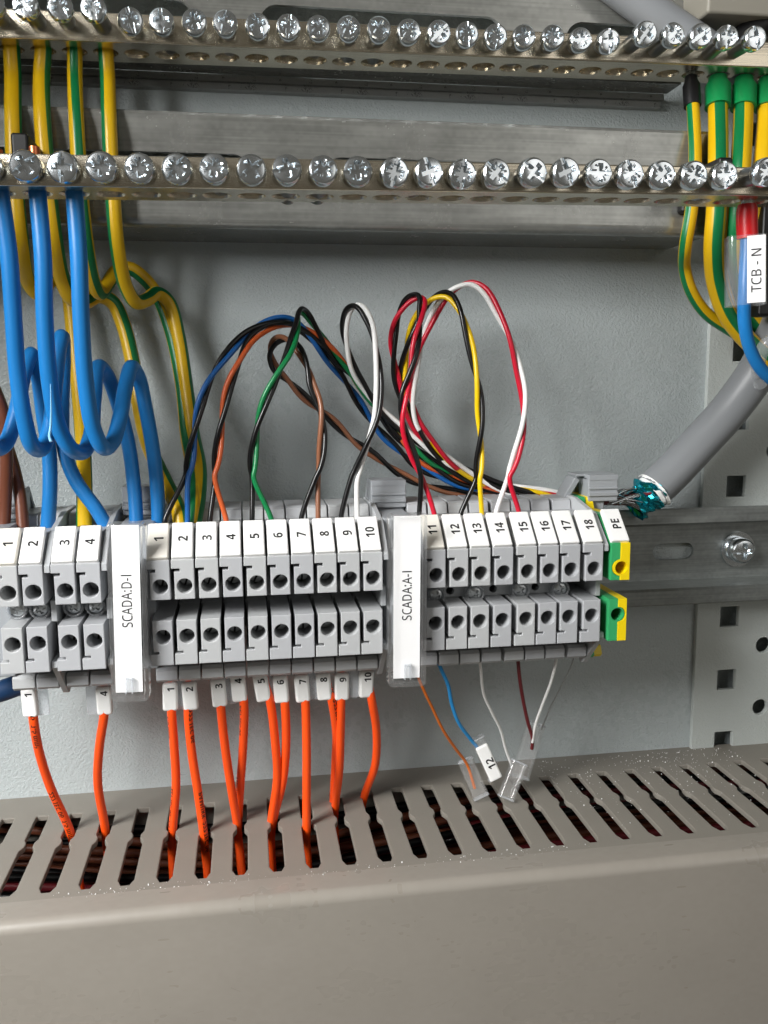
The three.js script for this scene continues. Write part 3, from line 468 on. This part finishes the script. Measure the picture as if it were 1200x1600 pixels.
// ---------------------------------------------------------------- thin twisted pairs from the grey cable
const END = [882, 775];
function twistPair(path, nHalf, ph, matA, matB, endA, endB, lA, lB, r = 0.78) {
  const ctrl = W(path), curve = new THREE.CatmullRomCurve3(ctrl, false, 'centripetal'), N = 140, C = curve.getSpacedPoints(N), out = [[], []];
  let Nv = V(1, 0, 0);
  for (let i = 0; i <= N; i++) {
    const T = C[Math.min(N, i + 1)].clone().sub(C[Math.max(0, i - 1)]).normalize(); Nv.addScaledVector(T, -Nv.dot(T)).normalize(); const B = V(0, 0, 0).crossVectors(T, Nv);
    const a = ph + Math.PI * nHalf * (i / N) + 0.5 * Math.sin(i / N * 9 + ph), sep = r * 1.02 * (1 + 0.5 * Math.max(0, 1 - i / 14));
    const d = Nv.clone().multiplyScalar(Math.cos(a)).addScaledVector(B, Math.sin(a)).multiplyScalar(sep);
    if (i % 2 === 0) { out[0].push(C[i].clone().add(d)); out[1].push(C[i].clone().sub(d)); }
  }
  const fin = (pts, e) => [...W([[e[0], e[1] + 16, 43], [e[0], e[1], 43]]), ...pts.slice(3)];
  wire('thin_wire', fin(out[0], endA), r, matA, lA, 'thin twisted wires', { seg: 12, step: 0.8 });
  wire('thin_wire', fin(out[1], endB), r, matB, lB, 'thin twisted wires', { seg: 12, step: 0.8 });
}
const L2 = (c, n, o) => `thin ${c} wire into block ${NUM[n]}, twisted with the ${o} one`;
twistPair([[280, 785, 42], [293, 740, 41], [303, 680, 40], [313, 633, 39], [330, 590, 37], [360, 547, 35], [393, 515, 32], [430, 500, 29], [457, 503, 26], [483, 527, 23], [503, 550, 21], [533, 587, 18], [560, 627, 16], [587, 667, 15], [623, 703, 15], [655, 730, 15], [720, 757, 16], [800, 770, 18], [876, 776, 21]], 11, 0.3, M.black, M.blueThin, [258, 812], [293, 812], L2('black', 1, 'blue'), L2('blue', 2, 'black'));
twistPair([[336, 785, 42], [335, 757, 42], [338, 723, 41], [347, 657, 40], [357, 607, 39], [373, 567, 37], [393, 530, 34], [423, 510, 30], [453, 507, 27], [480, 517, 24], [510, 540, 22], [537, 567, 20], [567, 607, 18], [600, 655, 17], [650, 712, 17], [720, 752, 17], [800, 767, 19], [876, 774, 21]], 10, 0.0, M.black, M.orangeThin, [328, 814], [354, 816], L2('black', 3, 'orange'), L2('orange', 4, 'black'));
twistPair([[403, 785, 42], [396, 755, 42], [395, 723, 42], [402, 667, 42], [413, 630, 42], [433, 587, 41], [450, 553, 39], [463, 513, 35], [468, 486, 30], [478, 490, 26], [490, 507, 24], [507, 533, 22], [527, 563, 21], [550, 587, 20], [577, 620, 19], [603, 653, 18], [633, 687, 18], [700, 735, 18], [780, 762, 19], [876, 773, 21]], 10, 0.2, M.black, M.greenThin, [394, 811], [424, 812], L2('black', 5, 'green'), L2('green', 6, 'black'));
twistPair([[488, 785, 42], [492, 757, 42], [499, 733, 42], [504, 673, 41], [500, 637, 40], [488, 603, 38], [480, 573, 36], [464, 543, 33], [447, 529, 30], [430, 533, 27], [422, 550, 25], [430, 575, 23], [450, 595, 21], [483, 627, 19], [517, 655, 17], [550, 687, 16], [583, 710, 15], [617, 735, 14], [655, 755, 14], [720, 770, 15], [800, 777, 17], [876, 779, 21]], 12, 2.6, M.black, M.brown, [471, 809], [497, 809], L2('black', 7, 'brown'), L2('brown', 8, 'black'));
twistPair([[546, 785, 42], [550, 760, 43], [560, 730, 43], [575, 690, 44], [588, 650, 44], [592, 600, 43], [588, 550, 41], [578, 505, 37], [560, 478, 33], [546, 482, 30], [538, 512, 27], [543, 545, 25], [553, 577, 23], [570, 607, 21], [590, 635, 20], [640, 680, 19], [700, 722, 19], [780, 755, 20], [876, 773, 22]], 7, 1.9, M.black, M.white, [533, 808], [558, 808], L2('black', 9, 'white'), L2('white', 10, 'black'));
twistPair([[664, 785, 43], [660, 753, 43], [645, 710, 43], [629, 660, 43], [631, 620, 43], [640, 587, 42], [650, 537, 41], [658, 490, 38], [658, 464, 35], [640, 467, 32], [622, 493, 29], [614, 533, 27], [616, 570, 25], [623, 607, 23], [634, 640, 22], [665, 690, 20], [700, 724, 19], [760, 754, 19], [820, 769, 20], [876, 775, 22]], 11, 2.9, M.black, M.red, [655, 806], [679, 806], 'thin black wire running behind the SCADA:A-I label, twisted with a red one', L2('red', 11, 'black'));
twistPair([[742, 785, 43], [746, 757, 43], [749, 717, 43], [751, 680, 43], [750, 645, 43], [748, 610, 43], [740, 565, 42], [730, 520, 40], [717, 482, 38], [700, 461, 35], [680, 464, 32], [657, 488, 29], [641, 522, 27], [633, 555, 25], [629, 590, 23], [635, 634, 22], [651, 668, 21], [671, 694, 21], [698, 721, 20], [732, 741, 20], [770, 759, 20], [876, 777, 22]], 10, 0.3, M.black, M.yel, [719, 806], [753, 806], L2('black', 12, 'yellow'), L2('yellow', 13, 'black'));
twistPair([[790, 785, 43], [794, 750, 43], [806, 713, 43], [817, 667, 43], [818, 620, 43], [810, 577, 42], [797, 530, 41], [777, 487, 39], [757, 454, 37], [737, 443, 35], [713, 450, 33], [693, 468, 31], [673, 502, 29], [658, 539, 27], [648, 580, 25], [644, 622, 23], [654, 662, 22], [678, 694, 21], [702, 718, 21], [738, 744, 20], [790, 766, 20], [876, 778, 22]], 8, 0.2, M.white, M.red, [775, 802], [811, 802], L2('white', 14, 'red'), L2('red', 15, 'white'));

// ---------------------------------------------------------------- the grey multi-core cable and its stripped end
{
  const pts = W([[1018, 768, 21], [1050, 738, 20], [1095, 690, 19], [1140, 640, 20], [1180, 585, 23], [1215, 520, 28], [1250, 440, 34]]);
  const t = thing('grey_cable', 'thick grey sheathed cable whose stripped end shows teal foil', 'cable', pts[0].clone());
  const loc = (g) => g.translate(-pts[0].x, -pts[0].y, -pts[0].z);
  part('sheath', loc(tube(pts, 6.6, { seg: 28 })), M.cable, t);
  // crumpled foil
  const crumple = (r, l, dir, s, amp) => { let g = new THREE.CylinderGeometry(r * 0.8, r, l, 26, 12, true); const p = g.attributes.position; for (let i = 0; i < p.count; i++) { const a = Math.atan2(p.getX(i), p.getZ(i)), y = p.getY(i), k = 1 + amp * (vnoise((a / 6.2832 + 1) * 9, y * 0.9 + 50, [9, 999], s) - .5) + amp * 0.6 * (vnoise((a / 6.2832 + 1) * 21, y * 2.1 + 50, [21, 999], s + 3) - .5); p.setX(i, p.getX(i) * k); p.setZ(i, p.getZ(i) * k); } g = clean(g); g.computeVertexNormals(); g.applyQuaternion(new THREE.Quaternion().setFromUnitVectors(V(0, 1, 0), dir)); return g; };
  const d = pts[0].clone().sub(pts[1]).normalize();
  part('sheath_lip', crumple(6.9, 2.4, d, 61, 0.12).translate(0, 0, 0.1), M.white, t, 'torn pale lip of the sheath');
  part('foil', crumple(6.2, 10, d, 65, 0.5).translate(d.x * 3.6, d.y * 3.6, d.z * 3.6), M.foil, t, 'crumpled teal foil screen');
  const st = []; for (let i = 0; i < 34; i++) { const a = i / 34 * 6.28, e = P(938 + rnd() * 34, 772 + rnd() * 18, 19 + rnd() * 8).sub(pts[0]), b = V(d.x * 4, d.y * 4 + Math.cos(a) * 4.2, d.z * 4 + Math.sin(a) * 4.2); st.push(tube([b, b.clone().lerp(e, 0.5).add(V(0, rnd() * 1.6, rnd())), e], 0.22 + rnd() * 0.22, { seg: 5, step: 1.5 })); }
  part('braid_strands', merge(st), M.foilSilver, t).userData.kind = 'stuff';
  const core = []; for (let i = 0; i < 7; i++) { const e = P(930, 780 + i, 20 + rnd() * 4).sub(pts[0]), b = V(d.x * 3, d.y * 3 + (rnd() - .5) * 5, 1 + rnd() * 4); core.push(tube([b, b.clone().lerp(e, 0.5), e], 0.7, { seg: 8 })); }
  part('cores', merge(core), M.maroon, t);
}
// clear clip holding the cables at the right
single('cable_tie', tube(W([[1188, 600, 30], [1186, 560, 40], [1200, 535, 44], [1225, 540, 40], [1235, 580, 30]]), 2.2), M.frost, 'clear plastic cable tie round the cables beside the blue TCB - N wire', 'cable tie');

// things at the upper right corner
single('grey_cable', tube(W([[900, -70, 18], [985, -5, 20], [1045, 38, 22], [1110, 82, 23], [1180, 130, 10]]), 5.6, { seg: 24 }), M.cable, 'thick grey cable slanting behind the upper busbar', 'cable');
single('plastic_cover', box(P(1106, 10, 30).x, P(1290, 10, 30).x, P(1150, 22, 30).y, P(1150, 22, 30).y + 40, 6, 30, 1), M.beige, 'beige plastic cover above the grey slanting cable', 'cover');
single('black_strap', tube(W([[1120, 95, 20], [1160, 62, 22], [1200, 30, 24], [1260, -20, 26]]), 4.4), M.blackP, 'black flexible conduit beside the beige cover', 'conduit');
single('black_block', box(P(1186, 480, 40).x, P(1300, 480, 40).x, P(1190, 494, 40).y, P(1190, 300, 40).y, 34, 40, 1), M.blackP, 'black plastic block behind the TCB - N label', 'block');

// ---------------------------------------------------------------- orange wires with number tags
const cardGeo = new RoundedBoxGeometry(4.5, 8.8, 2.6, 3, 0.9), finGeo = (() => { const s = new THREE.Shape(); rr(-3.6, -4.6, 3.6, 4.2, 0.6, s); return extr(s, 0.5, 0.1, 4); })();
function wireTag(cx, cy, z, n, lean, label, sleeve = 1) {
  const c = P(cx, cy, z), t = thing('number_sleeve', label, 'wire label', c, 'number sleeves on the orange wires'); t.rotation.z = lean; t.rotation.y = (rnd() - .5) * 0.3;
  part('card', cardGeo, M.tagW, t); const f = part('clear_fin', finGeo, M.frost, t); f.position.set(sleeve * 1.5, 0.3, -1.0);
  const g = texts['s' + n] ??= print(n, 2.1); const m = part('printed_number', g, M.ink, t); m.position.set(0.2, 2.5, 1.33);
}
const orangeRuns = [
  ['1', 47, 1097, 0.03, [[52, 1122], [60, 1170], [78, 1228]], [109, 1298], 'L'],
  ['4', 163, 1094, 0.02, [[163, 1112], [155, 1170], [153, 1225]], [164, 1292], 'L'],
  ['1', 266, 1088, -0.03, [[268, 1112], [272, 1165], [275, 1225]], [270, 1295]],
  ['2', 297, 1087, 0.06, [[294, 1112], [299, 1170], [308, 1230]], [318, 1302]],
  ['3', 342, 1082, 0.06, [[345, 1106], [352, 1170], [361, 1230]], [370, 1285]],
  ['4', 373, 1074, 0.07, [[381, 1098], [380, 1160], [376, 1220]], [373, 1272]],
  ['5', 409, 1074, 0.14, [[422, 1096], [430, 1160], [433, 1215]], [424, 1282]],
  ['6', 439, 1076, 0.06, [[445, 1098], [447, 1160], [442, 1220]], [428, 1278]],
  ['7', 472, 1075, 0.06, [[477, 1096], [479, 1165], [479, 1225]], [479, 1290]],
  ['8', 506, 1072, 0.06, [[518, 1093], [525, 1140], [524, 1190]], [521, 1252]],
  ['9', 534, 1072, -0.02, [[533, 1093], [532, 1150], [530, 1205]], [524, 1258]],
  ['10', 572, 1068, -0.04, [[580, 1090], [588, 1140], [586, 1195]], [569, 1245]],
];
orangeRuns.forEach(([n, tx, ty, lean, mid, end, side], i) => {
  const e = PY(end[0], end[1], DY), m = mid.map(([x, y], k) => P(x, y, 42 + (e.z - 42) * [0, 0.25, 0.6][k]));
  const top = P(tx, ty - 12, 39), dn = e.clone().sub(m[2]).normalize();
  const pts = [V(top.x, -85, 40), P(tx + (mid[0][0] - tx) * 0.5, ty, 41), ...m, e, e.clone().add(V(dn.x * 6, -9, dn.z * 4)), e.clone().add(V(dn.x * 8 + 3, -26, dn.z * 5 + 6)), e.clone().add(V(20 + i, -44, 14))];
  const where = side ? 'left of the SCADA:D-I label' : 'between the two SCADA labels';
  wire('orange_wire', pts, 1.36, i === 0 ? M.orangeText : i === 3 || i === 5 || i === 9 ? M.orangeText2 : i === 2 ? M.orangeText : M.orangeW, `orange wire with the sleeve numbered ${NUM[n]} ${where}`, 'orange wires', { seg: 16, phase: [0.5, 0, 0.3, 0.62, 0, 0.3, 0, 0, 0, 0.62, 0, 0][i] });
  wireTag(tx, ty, 42, n, lean, `white sleeve numbered ${NUM[n]} on the orange wire ${where}`, i % 2 ? -1 : 1);
});
// wires lying inside the duct
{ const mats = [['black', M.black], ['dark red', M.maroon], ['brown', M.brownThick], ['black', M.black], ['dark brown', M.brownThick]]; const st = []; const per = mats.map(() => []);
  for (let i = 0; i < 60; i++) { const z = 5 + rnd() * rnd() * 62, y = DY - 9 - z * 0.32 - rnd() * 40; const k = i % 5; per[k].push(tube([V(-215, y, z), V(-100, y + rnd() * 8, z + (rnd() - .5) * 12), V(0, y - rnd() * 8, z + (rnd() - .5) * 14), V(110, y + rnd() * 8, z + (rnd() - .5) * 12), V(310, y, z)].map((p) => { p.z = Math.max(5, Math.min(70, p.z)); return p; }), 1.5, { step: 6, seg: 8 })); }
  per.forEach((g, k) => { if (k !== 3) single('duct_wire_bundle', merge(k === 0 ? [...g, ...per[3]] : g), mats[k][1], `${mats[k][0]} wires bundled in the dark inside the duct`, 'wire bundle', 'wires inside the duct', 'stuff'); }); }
for (const [z, dy, m, l] of [[30, -26, M.maroon, 'dark red wire lying highest inside the duct'], [48, -30, M.brown, 'brown wire lying highest inside the duct']])
  wire('duct_wire', [V(-200, DY + dy, z), V(-60, DY + dy + 5, z + 4), V(40, DY + dy - 3, z - 5), V(130, DY + dy + 4, z + 3), V(300, DY + dy, z)], 1.6, m, l, 'wires inside the duct', { step: 4, seg: 10 });

// ---------------------------------------------------------------- loose fine wires with clear sleeves
const lw = 'loose fine wires';
const DR = (px, py, up) => PY(px, py, DY + up);
wire('fine_wire', [P(650, 1050, 40), ...W([[662, 1078, 40], [675, 1105, 38], [692, 1140, 35], [712, 1170, 31]]), P(730, 1195, 28), P(742, 1232, 29)], 0.5, M.orangeFine, 'fine orange wire ending in a clear sleeve on the duct', lw, { seg: 10 });
wire('fine_wire', [P(680, 1020, 40), ...W([[688, 1043, 40], [700, 1070, 38], [706, 1100, 36], [716, 1128, 34], [733, 1152, 31]]), P(748, 1170, 29)], 0.62, M.blueLight, 'fine blue wire ending in the sleeve numbered 12', lw, { seg: 10 });
const wb = W([[748, 1020, 40], [751, 1045, 40], [756, 1085, 37], [768, 1112, 35], [782, 1140, 32], [790, 1170, 29], [800, 1198, 27]]);
wire('fine_wire', wb, 0.5, M.white, 'fine white wire with a blue tracer ending in a clear sleeve', lw, { seg: 10 });
wire('fine_wire', W([[809, 1015, 40], [810, 1040, 40], [815, 1080, 37], [824, 1125, 33], [832, 1155, 30], [831, 1170, 29]]), 0.62, M.maroon, 'fine dark red wire ending in a tilted clear sleeve', lw, { seg: 10 });
wire('fine_wire', W([[872, 1012, 40], [868, 1038, 40], [860, 1068, 38], [846, 1105, 35], [836, 1135, 32], [832, 1160, 30]]), 0.5, M.white, 'fine white wire beside the dark red one', lw, { seg: 10 });
wire('fine_wire', W([[899, 1020, 40], [892, 1042, 39], [874, 1078, 36], [858, 1110, 34], [846, 1140, 31]]), 0.25, M.screwDull, 'hair thin bare wire hanging from block 17', lw, { seg: 6 });
function clearSleeve(px0, py0, px1, py1, z0, z1, w, d, label, card) {
  const a = P(px0, py0, z0), b = P(px1, py1, z1), len = a.distanceTo(b), g = thing('clear_sleeve', label, 'wire sleeve', a, 'clear sleeves on the loose wires');
  g.quaternion.setFromUnitVectors(V(0, -1, 0), b.clone().sub(a).normalize());
  const s = new THREE.Shape(); rr(-w / 2, -d / 2, w / 2, d / 2, 0.7, s); s.holes.push(rr(-w / 2 + 0.35, -d / 2 + 0.35, w / 2 - 0.35, d / 2 - 0.35, 0.5));
  part('tube', extr(s, len, 0, 5).rotateX(Math.PI / 2), M.haze, g);
  const s2 = new THREE.Shape(); s2.absarc(w / 2 - 1.2, 0, 1.1, 0, 6.2832); s2.holes.push(circ(w / 2 - 1.2, 0, 0.8)); part('inner_tube', extr(s2, len, 0, 8).rotateX(Math.PI / 2), M.clear, g);
  for (const y of [0.05, len - 0.55]) part('rim', extr(s, 0.5, 0.08, 5).rotateX(Math.PI / 2).translate(0, -y, 0), M.frost, g);
  if (card) { const c = part('card', new RoundedBoxGeometry(w - 0.6, len * 0.82, 1.5, 3, 0.6).translate(0, -len * 0.58, d / 2 + 0.2), M.tagW, g); part('printed_number', print(card, 2.6).translate(0.4, -len * 0.6, d / 2 + 0.97), M.ink, c); }
}
clearSleeve(726, 1186, 752, 1246, 26, 30, 5.6, 3, 'clear sleeve on the fine orange wire lying on the duct');
clearSleeve(745, 1152, 774, 1216, 29, 31, 5.0, 3, 'clear sleeve holding a white card numbered 12', '12');
clearSleeve(812, 1190, 790, 1248, 30, 33, 5.6, 3.2, 'clear sleeve on the white and blue wire crossing the duct slot');
clearSleeve(838, 1130, 812, 1215, 26, 28, 6.2, 3.4, 'tall tilted clear sleeve on the dark red wire');

// dust and metal chips on the duct
{
  const pos = [], chip = new THREE.TetrahedronGeometry(0.2), n = 620, im = new THREE.InstancedMesh(chip, M.paper, n), m4 = new THREE.Matrix4(), q = new THREE.Quaternion();
  for (let i = 0; i < n; i++) {
    const right = rnd() < 0.72; let x, z; if (right) { x = 100 + rnd() * 80; z = 3 + rnd() * rnd() * 60; x += z * 0.2; } else { x = -60 + rnd() * 160; z = 62 + rnd() * 6; }
    q.setFromEuler(new THREE.Euler(rnd() * 6, rnd() * 6, rnd() * 6)); const k = 0.4 + rnd() * rnd() * 1.6; m4.compose(V(x, DY + 0.12 * k + (z > 66.5 ? 1.05 : 0), z), q, V(k, k * 0.6, k)); im.setMatrixAt(i, m4);
  }
  im.name = 'metal_chips'; im.castShadow = im.receiveShadow = true; scene.add(im); tag(im, 'bright dust and tiny metal chips scattered on top of the duct', 'dust', null, 'stuff');
}

// ---------------------------------------------------------------- millimetres to metres
{
  const done = new Set();
  scene.traverse((o) => {
    if (o === scene || o.isLight || o === camera) return;
    o.position.multiplyScalar(MM);
    if (o.isInstancedMesh) { const m = new THREE.Matrix4(); for (let i = 0; i < o.count; i++) { o.getMatrixAt(i, m); m.elements[12] *= MM; m.elements[13] *= MM; m.elements[14] *= MM; o.setMatrixAt(i, m); } }
    if (o.geometry && !done.has(o.geometry)) { done.add(o.geometry); o.geometry.scale(MM, MM, MM); }
  });
}
// ---------------------------------------------------------------- lamps (already in metres)
for (const L of LAMPS) {
  const g = new THREE.Group(); g.name = numbered('light_panel'); g.position.set(...L.pos); g.lookAt(...L.aim); scene.add(g);
  tag(g, L.label, 'lamp');
  part('housing', new THREE.BoxGeometry(L.w + 0.03, L.h + 0.03, 0.03).translate(0, 0, -0.022), M.tagW, g);
  part('diffuser', new THREE.BoxGeometry(L.w, L.h, 0.004), new THREE.MeshStandardMaterial({ color: 0xffffff, emissive: new THREE.Color(...L.rgb), emissiveIntensity: L.intensity * 0.3 }), g);
  const l = new THREE.RectAreaLight(new THREE.Color(...L.rgb), L.intensity, L.w, L.h); l.position.set(...L.pos).add(new THREE.Vector3(0, 0, 0.006).applyQuaternion(g.quaternion)); l.lookAt(...L.aim); scene.add(l); l.castShadow = true;
}
renderer.render(scene, camera);
